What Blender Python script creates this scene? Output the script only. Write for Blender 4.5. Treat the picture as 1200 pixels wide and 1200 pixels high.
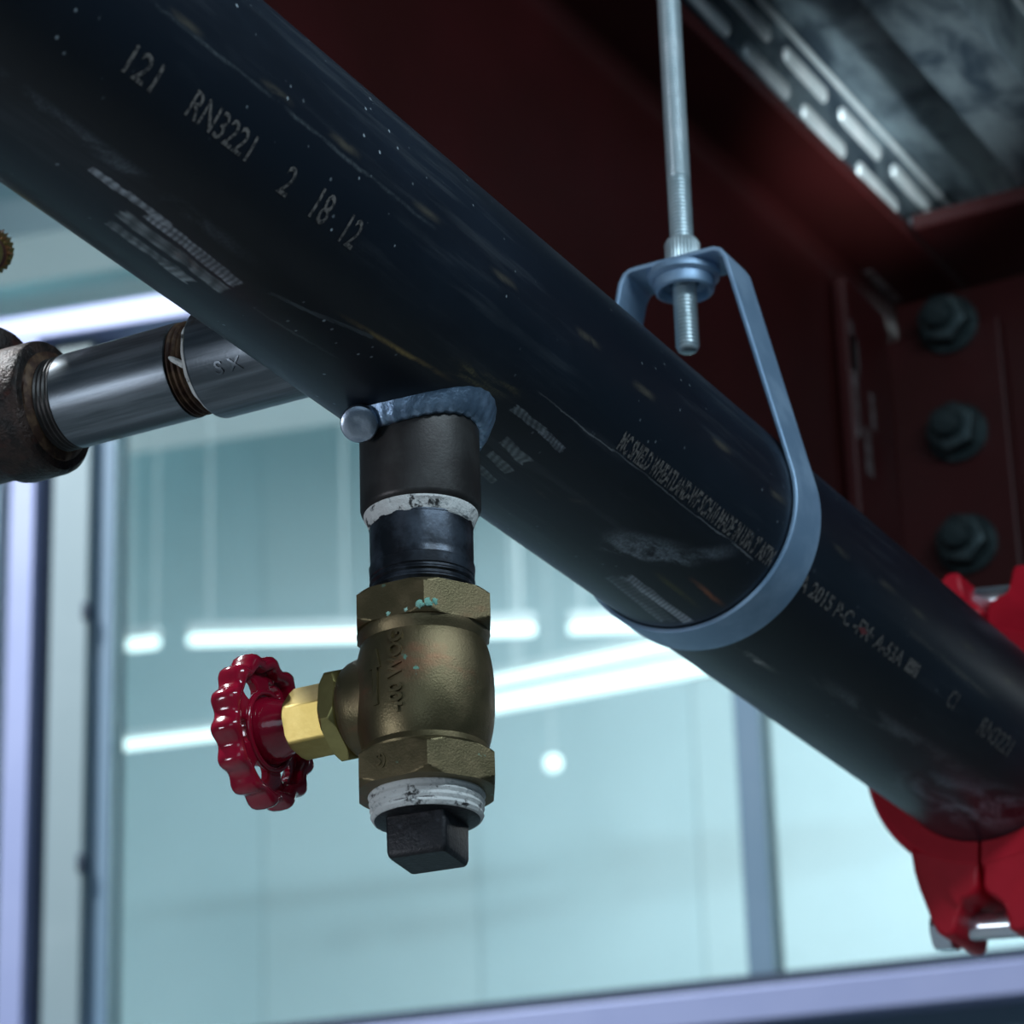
import bpy, bmesh, math, random
from mathutils import Vector, Matrix

random.seed(7)
for o in list(bpy.data.objects):
    bpy.data.objects.remove(o, do_unlink=True)
scene = bpy.context.scene
COL = scene.collection
PI = math.pi
# All coordinates below are metres relative to the pipe axis above the valve;
# everything is lifted by Z0 at the end so that the floor lies at z = 0.
Z0 = 2.12

# ------------------------------------------------------------------ camera
F_PX, PITCH, YAW, ROLL = 4120.9, 0.4050, 0.4789, -0.0321
CAM = Vector((0.5071, -0.9128, -0.5218))
d = Vector((-math.sin(YAW) * math.cos(PITCH), math.cos(YAW) * math.cos(PITCH), math.sin(PITCH)))
r_ = d.cross(Vector((0, 0, 1))).normalized()
u_ = r_.cross(d)
r2 = r_ * math.cos(ROLL) + u_ * math.sin(ROLL)
u2 = -r_ * math.sin(ROLL) + u_ * math.cos(ROLL)
cam_data = bpy.data.cameras.new('camera')
cam_data.sensor_fit = 'HORIZONTAL'
cam_data.sensor_width = 36.0
cam_data.lens = F_PX / 1200.0 * 36.0
cam_data.clip_start = 0.05
cam_data.clip_end = 60
cam = bpy.data.objects.new('camera', cam_data)
COL.objects.link(cam)
M = Matrix((r2, u2, -d)).transposed().to_4x4()
M.translation = CAM
cam.matrix_world = M
cam_data.dof.use_dof = True
cam_data.dof.focus_distance = 1.135
cam_data.dof.aperture_fstop = 21.0
scene.camera = cam

# ------------------------------------------------------------------ world and lights
world = bpy.data.worlds.new('world')
scene.world = world
world.use_nodes = True
bg = world.node_tree.nodes['Background']
bg.inputs[0].default_value = (0.30, 0.50, 0.68, 1)
bg.inputs[1].default_value = 0.10


def area_light(name, loc, target, sx, sy, power, col):
    ld = bpy.data.lights.new(name, 'AREA')
    ld.shape = 'RECTANGLE'
    ld.size, ld.size_y = sx, sy
    ld.energy = power
    ld.color = col
    o = bpy.data.objects.new(name, ld)
    COL.objects.link(o)
    o.location = loc
    dv = Vector(target) - Vector(loc)
    o.rotation_euler = dv.to_track_quat('-Z', 'Y').to_euler()
    return o


# lamp high in the atrium left of the girder; strip light under the deck on the right; daylight of the room
area_light('atrium_flood_light', (-2.15, -0.40, 3.2), (-0.10, 0.02, -0.05), 0.50, 0.26, 230, (0.93, 0.97, 1.0))
area_light('frame_fill_light', (-1.6, 0.9, 3.0), (-1.2, 2.3, 0.8), 1.4, 0.5, 70, (0.80, 0.86, 1.0))  # unseen fill added to brighten the window frame from the room side
area_light('atrium_side_light', (-0.70, -1.15, -0.40), (-0.02, 0.0, -0.12), 0.35, 0.25, 4.0, (0.86, 0.90, 1.0))
area_light('deck_strip_light', (0.75, -0.35, 0.46), (0.0, 0.0, 0.02), 0.9, 0.10, 7, (0.72, 0.88, 1.0))
area_light('room_daylight', (0.9, -2.6, 0.1), (0.0, 0.2, 0.05), 1.4, 1.0, 5, (0.66, 0.84, 1.0))
# added fills for the hall beyond the glass and for the deck flutes
area_light('hall_fill_light', (-0.9, 5.0, 2.9), (-2.2, 6.9, 1.7), 1.2, 1.2, 138, (0.95, 0.97, 1.0))  # unseen fill added to make the hall wall paler on the right
area_light('hall_left_fill', (-4.6, 5.0, 3.6), (-4.6, 6.4, 2.4), 2.0, 0.8, 30, (0.55, 0.90, 1.0))  # unseen teal fill added for the left part of the hall wall
sp = bpy.data.lights.new('deck_fill_spot', 'SPOT')  # unseen spot added to brighten the deck embossments
sp.energy = 250
sp.spot_size = math.radians(5.6)
sp.spot_blend = 0.8
sp.shadow_soft_size = 0.04
sp.color = (0.86, 0.96, 1.0)
spo = bpy.data.objects.new('deck_fill_spot', sp)
COL.objects.link(spo)
spo.location = (0.75, -0.35, -0.30)
spo.rotation_euler = (Vector((-0.160, 0.855, 0.540)) - Vector((0.75, -0.35, -0.30))).to_track_quat('-Z', 'Y').to_euler()
area_light('beam_fill_light', (-4.2, 4.8, 0.9), (-3.6, 5.4, 3.5), 1.5, 0.8, 14, (0.90, 0.97, 1.0))  # unseen fill added to lighten the undersides of the hall beams
area_light('flute_fill_light', (0.05, 2.1, 0.62), (-0.15, 1.0, 0.52), 0.9, 0.4, 8, (0.85, 0.97, 1.0))  # unseen fill added to send light along the deck flutes

scene.view_settings.view_transform = 'Standard'
scene.view_settings.look = 'None'
scene.view_settings.gamma = 1.0
scene.view_settings.use_curve_mapping = False
scene.view_settings.exposure = 0.0


# ------------------------------------------------------------------ material helpers
class NT:
    def __init__(self, name):
        self.m = bpy.data.materials.new(name)
        self.m.use_nodes = True
        self.t = self.m.node_tree
        self.b = self.t.nodes['Principled BSDF']
        self.tc = self.t.nodes.new('ShaderNodeTexCoord')
        self.obj = self.tc.outputs['Object']

    def link(self, a, b):
        self.t.links.new(a, b)

    def setv(self, sock, v):
        if isinstance(v, (int, float)):
            sock.default_value = v
        elif isinstance(v, (tuple, list)):
            sock.default_value = v if len(v) != 3 or sock.type == 'VECTOR' else (*v, 1)
        else:
            self.link(v, sock)

    def math(self, op, a, b=0.0, c=None, clamp=False):
        n = self.t.nodes.new('ShaderNodeMath')
        n.operation = op
        n.use_clamp = clamp
        self.setv(n.inputs[0], a)
        self.setv(n.inputs[1], b)
        if c is not None:
            self.setv(n.inputs[2], c)
        return n.outputs[0]

    def smooth(self, x, lo, hi, a=0.0, b=1.0):
        n = self.t.nodes.new('ShaderNodeMapRange')
        n.interpolation_type = 'SMOOTHSTEP'
        self.setv(n.inputs[0], x)
        n.inputs[1].default_value = lo
        n.inputs[2].default_value = hi
        n.inputs[3].default_value = a
        n.inputs[4].default_value = b
        return n.outputs[0]

    def noise(self, scale, detail=3, rough=0.55, vec=None, dist=0.0):
        n = self.t.nodes.new('ShaderNodeTexNoise')
        n.inputs['Scale'].default_value = scale
        n.inputs['Detail'].default_value = detail
        n.inputs['Roughness'].default_value = rough
        n.inputs['Distortion'].default_value = dist
        self.link(vec if vec is not None else self.obj, n.inputs['Vector'])
        return n.outputs[0]

    def voronoi(self, scale, vec=None):
        n = self.t.nodes.new('ShaderNodeTexVoronoi')
        n.inputs['Scale'].default_value = scale
        self.link(vec if vec is not None else self.obj, n.inputs['Vector'])
        return n.outputs['Distance']

    def mapping(self, scale, rot=(0, 0, 0)):
        n = self.t.nodes.new('ShaderNodeMapping')
        n.inputs['Scale'].default_value = scale
        n.inputs['Rotation'].default_value = rot
        self.link(self.obj, n.inputs['Vector'])
        return n.outputs[0]

    def mix(self, fac, a, b):
        n = self.t.nodes.new('ShaderNodeMix')
        n.data_type = 'RGBA'
        self.setv(n.inputs[0], fac)
        self.setv(n.inputs[6], a)
        self.setv(n.inputs[7], b)
        return n.outputs[2]

    def bump(self, h, strength=0.3, dist=0.001):
        n = self.t.nodes.new('ShaderNodeBump')
        n.inputs['Strength'].default_value = strength
        n.inputs['Distance'].default_value = dist
        self.link(h, n.inputs['Height'])
        self.link(n.outputs[0], self.b.inputs['Normal'])

    def xyz(self):
        n = self.t.nodes.new('ShaderNodeSeparateXYZ')
        self.link(self.obj, n.inputs[0])
        return n.outputs

    def set(self, **k):
        for key, v in k.items():
            self.setv(self.b.inputs[key.replace('_', ' ')], v)
        return self


def mat_simple(name, col, col2=None, rough=0.5, metal=0.0, nscale=60, bump=0.0, bscale=400, bdist=0.0004,
               rough2=None, lo=0.4, hi=0.65, coat=0.0, spec=0.5):
    n = NT(name)
    f = n.smooth(n.noise(nscale, 5, 0.6), lo, hi)
    n.set(Base_Color=n.mix(f, col, col2 or col), Metallic=metal)
    n.set(Roughness=n.math('MULTIPLY_ADD', f, (rough2 if rough2 is not None else rough) - rough, rough))
    n.b.inputs['Coat Weight'].default_value = coat
    n.b.inputs['Coat Roughness'].default_value = 0.08
    n.b.inputs['Specular IOR Level'].default_value = spec
    if bump:
        n.bump(n.noise(bscale, 4, 0.6), bump, bdist)
    return n.m


def mat_emit(name, col, s):
    n = NT(name)
    n.set(Base_Color=col, Emission_Color=col, Emission_Strength=s)
    return n.m


R = 0.04445  # three inch steel pipe


def mat_pipe():
    n = NT('black_steel')
    X, Y, Z = n.xyz()
    ang = n.math('ARCTAN2', Z, X)                       # radians
    rr = R * PI / 180
    big = n.noise(16, 5, 0.6, n.mapping((1, 0.35, 1)))
    fine = n.noise(900, 2, 0.5)
    streak = n.noise(220, 3, 0.6, n.mapping((1, 0.06, 1)))
    wisp = n.noise(75, 5, 0.65, n.mapping((1, 0.3, 1)), 1.2)
    base = n.mix(n.smooth(big, 0.42, 0.7), (0.0045, 0.0085, 0.0160), (0.0095, 0.0170, 0.0300))
    # mill dust as a soft blue grey haze in streaks along the pipe
    dust = n.math('MULTIPLY', n.smooth(streak, 0.5, 0.72), n.smooth(big, 0.4, 0.62))
    base = n.mix(n.math('MULTIPLY', dust, 0.5), base, (0.055, 0.065, 0.075))
    # flecks, densest towards the near end
    v = n.voronoi(170)
    fl = n.math('MULTIPLY', n.smooth(v, 0.125, 0.06), n.smooth(n.noise(28, 3), 0.50, 0.61))
    fl = n.math('MULTIPLY', fl, n.smooth(Y, 0.05, -0.12, 0.25, 1.0))
    base = n.mix(fl, base, (0.42, 0.50, 0.55))

    def mark(y0, a0, y1, a1, w, col, kind='ridge', amt=1.0, freq=900):
        """streak from (y0, a0) to (y1, a1) (metres, degrees), w metres wide"""
        nonlocal base
        s0, s1 = a0 * rr, a1 * rr
        cy, cs = (y0 + y1) / 2, (s0 + s1) / 2
        L = math.hypot(y1 - y0, s1 - s0) / 2
        t = math.atan2(s1 - s0, y1 - y0)
        dy = n.math('SUBTRACT', Y, cy)
        ds = n.math('MULTIPLY_ADD', ang, R, -cs)
        uu = n.math('ADD', n.math('MULTIPLY', dy, math.cos(t)), n.math('MULTIPLY', ds, math.sin(t)))
        vv = n.math('SUBTRACT', n.math('MULTIPLY', ds, math.cos(t)), n.math('MULTIPLY', dy, math.sin(t)))
        wob = n.math('MULTIPLY_ADD', wisp, 0.012, -0.006)
        au = n.math('ABSOLUTE', n.math('ADD', uu, wob))
        av = n.math('ABSOLUTE', n.math('ADD', vv, n.math('MULTIPLY', wob, 0.3)))
        mu = n.smooth(au, L, L * 0.93)
        mv = n.smooth(av, w / 2, w / 2 * 0.72)
        m = n.math('MULTIPLY', mu, mv)
        if kind == 'ridge':
            ph = n.math('MULTIPLY_ADD', vv, freq * 0.5, n.math('MULTIPLY', uu, freq))
            s = n.math('MULTIPLY_ADD', n.math('SINE', n.math('MULTIPLY_ADD', wisp, 14.0, ph)), 0.3, 0.7)
            m = n.math('MULTIPLY', m, n.math('MULTIPLY', s, n.math('MULTIPLY', n.smooth(streak, 0.35, 0.6, 0.35, 1.0), n.smooth(wisp, 0.3, 0.5, 0.5, 1.0))))
        elif kind == 'wisp':
            mu = n.smooth(au, L, L * 0.2)
            mv = n.smooth(av, w / 2, 0.0)
            m = n.math('MULTIPLY', n.math('MULTIPLY', mu, mv), n.smooth(wisp, 0.42, 0.60))
            m = n.math('MULTIPLY', m, n.smooth(fine, 0.35, 0.65, 0.45, 1.0))
        elif kind == 'blot':
            mu = n.smooth(au, L, L * 0.1)
            mv = n.smooth(av, w / 2, 0.0)
            m = n.math('MULTIPLY', n.math('MULTIPLY', mu, mv), n.smooth(wisp, 0.35, 0.6))
        base = n.mix(n.math('MULTIPLY', m, amt, clamp=True), base, col)

    pale = (0.55, 0.60, 0.66)
    grey = (0.38, 0.43, 0.45)
    # jaw marks of the pipe wrench near the branch
    mark(-0.199, -79, -0.160, -79.5, 0.0026, pale, 'ridge', 0.9, 1500)
    mark(-0.170, -81, -0.117, -83, 0.0042, pale, 'ridge', 1.0, 2300)
    mark(-0.177, -88.5, -0.1165, -89.5, 0.0052, grey, 'ridge', 0.8, 700)
    mark(-0.150, -88.5, -0.132, -89, 0.0050, (0.22, 0.12, 0.08), 'blot', 0.7)
    mark(-0.172, -96.5, -0.126, -97.5, 0.0046, grey, 'ridge', 0.8, 1300)
    # marks right of the welded outlet
    mark(0.016, -54, 0.040, -54, 0.0034, grey, 'ridge', 0.7, 1900)
    mark(0.036, -54.5, 0.054, -56, 0.0030, pale, 'ridge', 0.8, 2600)
    mark(0.026, -68, 0.047, -70, 0.0045, grey, 'ridge', 0.75, 1500)
    mark(0.030, -77, 0.047, -79, 0.0040, grey, 'ridge', 0.7, 1700)
    mark(0.032, -87, 0.049, -89, 0.0038, grey, 'ridge', 0.7, 1700)
    mark(0.060, -80, 0.095, -66, 0.008, (0.12, 0.10, 0.08), 'wisp', 0.7)
    # scuffs before the hanger band
    mark(0.110, -78, 0.160, -60, 0.016, (0.36, 0.42, 0.48), 'wisp', 1.0)
    mark(0.118, -84, 0.172, -56, 0.006, (0.38, 0.44, 0.50), 'wisp', 1.0)
    mark(0.130, -78, 0.185, -40, 0.010, (0.28, 0.33, 0.38), 'wisp', 0.7)
    mark(0.149, -88, 0.203, -89, 0.0050, (0.50, 0.55, 0.62), 'ridge', 0.9, 2300)
    mark(0.146, -94, 0.200, -98, 0.0075, (0.26, 0.29, 0.32), 'ridge', 0.7, 1900)
    mark(0.168, -67.5, 0.206, -69, 0.0028, (0.36, 0.10, 0.03), 'blot', 1.0)
    mark(0.148, -76, 0.200, -78, 0.0035, (0.10, 0.085, 0.02), 'blot', 0.8)
    # heat tint and rust near the weld
    mark(-0.085, -67, -0.012, -60, 0.0026, (0.40, 0.28, 0.09), 'blot', 1.0)
    mark(-0.030, -58, 0.020, -46, 0.010, (0.24, 0.21, 0.09), 'wisp', 0.9)
    mark(-0.110, -78, -0.060, -66, 0.0016, (0.12, 0.15, 0.17), 'ridge', 0.6, 40)
    mark(-0.105, -88, -0.060, -84, 0.0010, (0.09, 0.11, 0.12), 'ridge', 0.5, 40)
    # line of the weld seam with worn brown patches
    for k in range(15):
        y = -0.27 + 0.05 * k + random.uniform(-.012, .012)
        a = -12 + 0.4 * k + random.uniform(-2.5, 2.5)
        mark(y, a, y + 0.022, a + .5, 0.004, (0.085, 0.078, 0.06), 'blot', 0.8)
    mark(-0.28, -16, -0.02, -14, 0.0022, (0.07, 0.085, 0.095), 'wisp', 0.9)
    mark(0.29, -20, 0.47, -22, 0.004, (0.085, 0.08, 0.072), 'wisp', 0.9)
    # pencil line under the printing
    mark(0.018, -42.4, 0.195, -42.2, 0.0006, (0.17, 0.18, 0.19), 'ridge', 0.9, 10)
    # long pale smears along the underside
    mark(-0.30, -71, -0.11, -70, 0.007, (0.14, 0.17, 0.20), 'wisp', 0.9)
    mark(0.27, -72, 0.45, -62, 0.010, (0.16, 0.17, 0.19), 'wisp', 0.9)
    mark(0.225, -84, 0.275, -82, 0.004, (0.45, 0.44, 0.42), 'wisp', 1.0)
    mark(0.40, -88, 0.53, -70, 0.040, (0.24, 0.29, 0.34), 'wisp', 0.9)
    mark(0.45, -66, 0.54, -58, 0.020, (0.22, 0.26, 0.31), 'wisp', 0.9)
    n.set(Base_Color=base)
    n.set(Roughness=n.math('MULTIPLY_ADD', big, 0.25, 0.26))
    n.b.inputs['Specular IOR Level'].default_value = 0.45
    n.bump(n.math('ADD', n.math('MULTIPLY', fine, 0.3), streak), 0.12, 0.0003)
    return n.m


def mat_print():
    n = NT('worn_print')
    f = n.smooth(n.noise(700, 3, 0.6), 0.36, 0.6)
    n.set(Base_Color=n.mix(f, (0.022, 0.024, 0.028), (0.17, 0.16, 0.15)), Roughness=0.55)
    return n.m


def mat_bronze():
    n = NT('cast_bronze')
    a = n.smooth(n.noise(45, 5, 0.6), 0.38, 0.66)
    c = n.mix(a, (0.135, 0.112, 0.058), (0.20, 0.155, 0.085))
    c = n.mix(n.smooth(n.noise(30, 4, 0.6, n.mapping((1, 1, 1.7))), 0.55, 0.72), c, (0.27, 0.135, 0.075))
    c = n.mix(n.smooth(n.noise(130, 4, 0.6), 0.68, 0.74), c, (0.20, 0.40, 0.30))
    n.set(Base_Color=c, Metallic=0.8, Roughness=n.math('MULTIPLY_ADD', a, 0.15, 0.36))
    n.bump(n.noise(1500, 3, 0.6), 0.22, 0.0004)
    return n.m


def mat_verdigris():
    return mat_simple('verdigris', (0.22, 0.52, 0.42), (0.40, 0.62, 0.52), 0.8, bump=0.5, bscale=1500)


def mat_galv_pipe():
    n = NT('bare_steel')
    s = n.noise(140, 4, 0.6, n.mapping((0.06, 1, 1)))
    b = n.noise(55, 5, 0.65)
    c = n.mix(n.smooth(s, 0.4, 0.62), (0.12, 0.145, 0.165), (0.25, 0.29, 0.325))
    c = n.mix(n.smooth(b, 0.62, 0.75), c, (0.13, 0.13, 0.12))
    n.set(Base_Color=c, Metallic=0.85, Roughness=n.math('MULTIPLY_ADD', s, 0.25, 0.24))
    n.bump(n.math('ADD', s, n.noise(900, 2)), 0.12, 0.0003)
    return n.m


def mat_rust_thread():
    n = NT('rusty_thread')
    a = n.smooth(n.noise(160, 4, 0.65), 0.4, 0.62)
    n.set(Base_Color=n.mix(a, (0.040, 0.017, 0.010), (0.11, 0.066, 0.036)), Metallic=0.35, Roughness=0.6)
    n.bump(n.noise(900, 3), 0.3, 0.0004)
    return n.m


def mat_tape():
    n = NT('thread_sealant')
    a = n.smooth(n.noise(330, 5, 0.65, n.mapping((1, 1, 1.6))), 0.55, 0.66)
    b = n.smooth(n.noise(150, 5, 0.7), 0.555, 0.64)
    c = n.mix(a, (0.72, 0.74, 0.72), (0.40, 0.43, 0.43))
    c = n.mix(b, c, (0.03, 0.03, 0.03))
    n.set(Base_Color=c, Roughness=0.6)
    n.bump(n.noise(700, 4), 0.6, 0.0008)
    return n.m


def mat_rusty_iron():
    n = NT('rusty_iron')
    a = n.smooth(n.noise(110, 5, 0.65), 0.40, 0.62)
    b = n.smooth(n.noise(90, 4, 0.6, n.mapping((1, 1.3, 1))), 0.56, 0.70)
    c = n.mix(a, (0.010, 0.0085, 0.008), (0.040, 0.024, 0.019))
    c = n.mix(b, c, (0.065, 0.022, 0.016))
    n.set(Base_Color=c, Metallic=0.4, Roughness=0.45)
    n.bump(n.noise(420, 4, 0.65), 0.7, 0.0012)
    return n.m


def mat_red_gloss():
    n = NT('red_enamel')
    a = n.smooth(n.noise(90, 3), 0.35, 0.7)
    n.set(Base_Color=n.mix(a, (0.27, 0.003, 0.022), (0.36, 0.006, 0.03)), Roughness=0.16)
    n.b.inputs['Coat Weight'].default_value = 0.6
    n.b.inputs['Coat Roughness'].default_value = 0.05
    n.bump(n.noise(180, 3), 0.25, 0.0008)
    return n.m


def mat_maroon():
    n = NT('red_oxide_primer')
    a = n.smooth(n.noise(7, 5, 0.6), 0.35, 0.7)
    c = n.mix(a, (0.048, 0.0085, 0.0078), (0.066, 0.0102, 0.0108))
    n.set(Base_Color=c, Roughness=0.42)
    n.bump(n.noise(120, 3), 0.15, 0.0006)
    return n.m


def mat_deck():
    n = NT('galvanised_deck')
    a = n.smooth(n.noise(24, 5, 0.6, n.mapping((1, 0.55, 1)), 0.6), 0.38, 0.64)
    c = n.mix(a, (0.055, 0.085, 0.115), (0.27, 0.35, 0.39))
    n.set(Base_Color=c, Metallic=0.6, Roughness=n.math('MULTIPLY_ADD', a, -0.12, 0.40))
    return n.m


def mat_glass():
    n = NT('window_glass')
    t = n.t
    out = t.nodes['Material Output']
    tr = t.nodes.new('ShaderNodeBsdfTransparent')
    tr.inputs[0].default_value = (0.86, 0.94, 0.95, 1)
    gl = t.nodes.new('ShaderNodeBsdfGlossy')
    gl.inputs['Roughness'].default_value = 0.03
    gl.inputs['Color'].default_value = (0.9, 1, 1, 1)
    fr = t.nodes.new('ShaderNodeFresnel')
    fr.inputs['IOR'].default_value = 1.45
    mx = t.nodes.new('ShaderNodeMixShader')
    t.links.new(fr.outputs[0], mx.inputs[0])
    t.links.new(tr.outputs[0], mx.inputs[1])
    t.links.new(gl.outputs[0], mx.inputs[2])
    t.links.new(mx.outputs[0], out.inputs['Surface'])
    return n.m


MT = dict(
    glint_zinc=mat_simple('zinc_with_glint', (0.62, 0.70, 0.72), (0.74, 0.80, 0.82), 0.42, 0.35, 60),  # paler than the deck: glint of embossments and fold put into the colour
    pipe=mat_pipe(), printing=mat_print(), bronze=mat_bronze(), verdigris=mat_verdigris(),
    bare=mat_galv_pipe(), rthread=mat_rust_thread(), tape=mat_tape(), iron=mat_rusty_iron(),
    red=mat_red_gloss(), maroon=mat_maroon(), deck=mat_deck(), glass=mat_glass(),
    dark_steel=mat_simple('dark_steel', (0.040, 0.037, 0.036), (0.062, 0.062, 0.060), 0.40, 0.55, 50, 0.15, 900, rough2=0.46),
    weld=mat_simple('weld_bead', (0.20, 0.30, 0.43), (0.34, 0.48, 0.66), 0.34, 0.8, 120, 0.5, 500, 0.0008),
    stud=mat_simple('ground_steel', (0.34, 0.42, 0.52), (0.52, 0.60, 0.70), 0.30, 0.9, 200, 0.3, 400, 0.0006),
    nipple=mat_simple('oiled_steel', (0.022, 0.026, 0.033), (0.085, 0.105, 0.135), 0.30, 0.7, 70, 0.1, 800),
    brass=mat_simple('yellow_brass', (0.46, 0.35, 0.11), (0.54, 0.42, 0.15), 0.42, 0.95, 80, 0.15, 500, 0.0004),
    brass_dull=mat_simple('dull_brass', (0.36, 0.31, 0.12), (0.44, 0.38, 0.15), 0.36, 0.9, 80, 0.15, 600),
    plug=mat_simple('forged_iron', (0.016, 0.017, 0.020), (0.05, 0.052, 0.06), 0.42, 0.35, 260, 0.4, 800, 0.0005, lo=0.5, hi=0.75),
    zinc=mat_simple('zinc_plate', (0.27, 0.43, 0.62), (0.36, 0.53, 0.72), 0.42, 0.4, 55, 0.06, 700, rough2=0.5),
    zinc_rod=mat_simple('zinc_thread', (0.55, 0.68, 0.72), (0.66, 0.78, 0.82), 0.32, 0.55, 90, 0.05, 700),
    bolt_zinc=mat_simple('bright_bolt', (0.68, 0.76, 0.86), (0.78, 0.84, 0.9), 0.24, 0.9, 60),
    red_coupling=mat_simple('red_paint', (0.46, 0.006, 0.020), (0.52, 0.008, 0.026), 0.45, 0.0, 30, 0.1, 400, spec=0.35),
    gasket=mat_simple('black_rubber', (0.012, 0.012, 0.012), (0.02, 0.02, 0.02), 0.6),
    bolt_dark=mat_simple('galvanised_bolt', (0.045, 0.07, 0.075), (0.085, 0.12, 0.125), 0.45, 0.6, 90, 0.3, 300, 0.0006),
    pale_grey=mat_simple('pale_grey_strip', (0.14, 0.10, 0.10), (0.26, 0.23, 0.23), 0.45, 0.2, 120),
    alu=mat_simple('anodised_aluminium', (0.27, 0.32, 0.53), (0.30, 0.35, 0.56), 0.4, 0.1, 5),
    alu_pale=mat_simple('pale_sash', (0.20, 0.28, 0.30), (0.23, 0.31, 0.33), 0.5, 0.0, 5),
    alu_blue=mat_simple('blue_grey_sash', (0.11, 0.20, 0.28), (0.13, 0.22, 0.30), 0.5, 0.0, 5),
    seal=mat_simple('dark_blue_seal', (0.012, 0.03, 0.06), (0.016, 0.036, 0.07), 0.6, 0.0, 5),
    wall_teal=mat_simple('teal_panel', (0.27, 0.40, 0.44), (0.30, 0.43, 0.47), 0.7, 0.0, 1.2),
    wall_mid=mat_simple('sea_green_panel', (0.50, 0.62, 0.645), (0.54, 0.66, 0.685), 0.7, 0.0, 1.2),
    wall_soft=mat_simple('soft_green_panel', (0.52, 0.63, 0.65), (0.56, 0.67, 0.69), 0.7, 0.0, 1.2),
    wall_pale=mat_simple('pale_panel', (0.76, 0.80, 0.81), (0.80, 0.83, 0.84), 0.7, 0.0, 1.2),
    concrete=mat_simple('concrete', (0.16, 0.18, 0.19), (0.22, 0.24, 0.25), 0.8, 0.0, 3, 0.3, 60, 0.002),
    white=mat_simple('white_enamel', (0.75, 0.80, 0.80), (0.78, 0.82, 0.82), 0.5),
    tube=mat_emit('lamp_tube', (0.88, 1.0, 0.98), 1.7),
    verd_edge=mat_simple('tarnished_brass', (0.16, 0.15, 0.045), (0.30, 0.13, 0.06), 0.4, 0.7, 200, 0.3, 600),
    knob_face=mat_simple('brown_red_cap', (0.055, 0.018, 0.015), (0.075, 0.02, 0.02), 0.5, 0.1, 60),
)


# ------------------------------------------------------------------ mesh helpers
def basis(axis):
    a = Vector(axis).normalized()
    h = Vector((0, 0, 1)) if abs(a.z) < 0.9 else Vector((1, 0, 0))
    e1 = (h - a * h.dot(a)).normalized()
    return a, e1, a.cross(e1)


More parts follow.
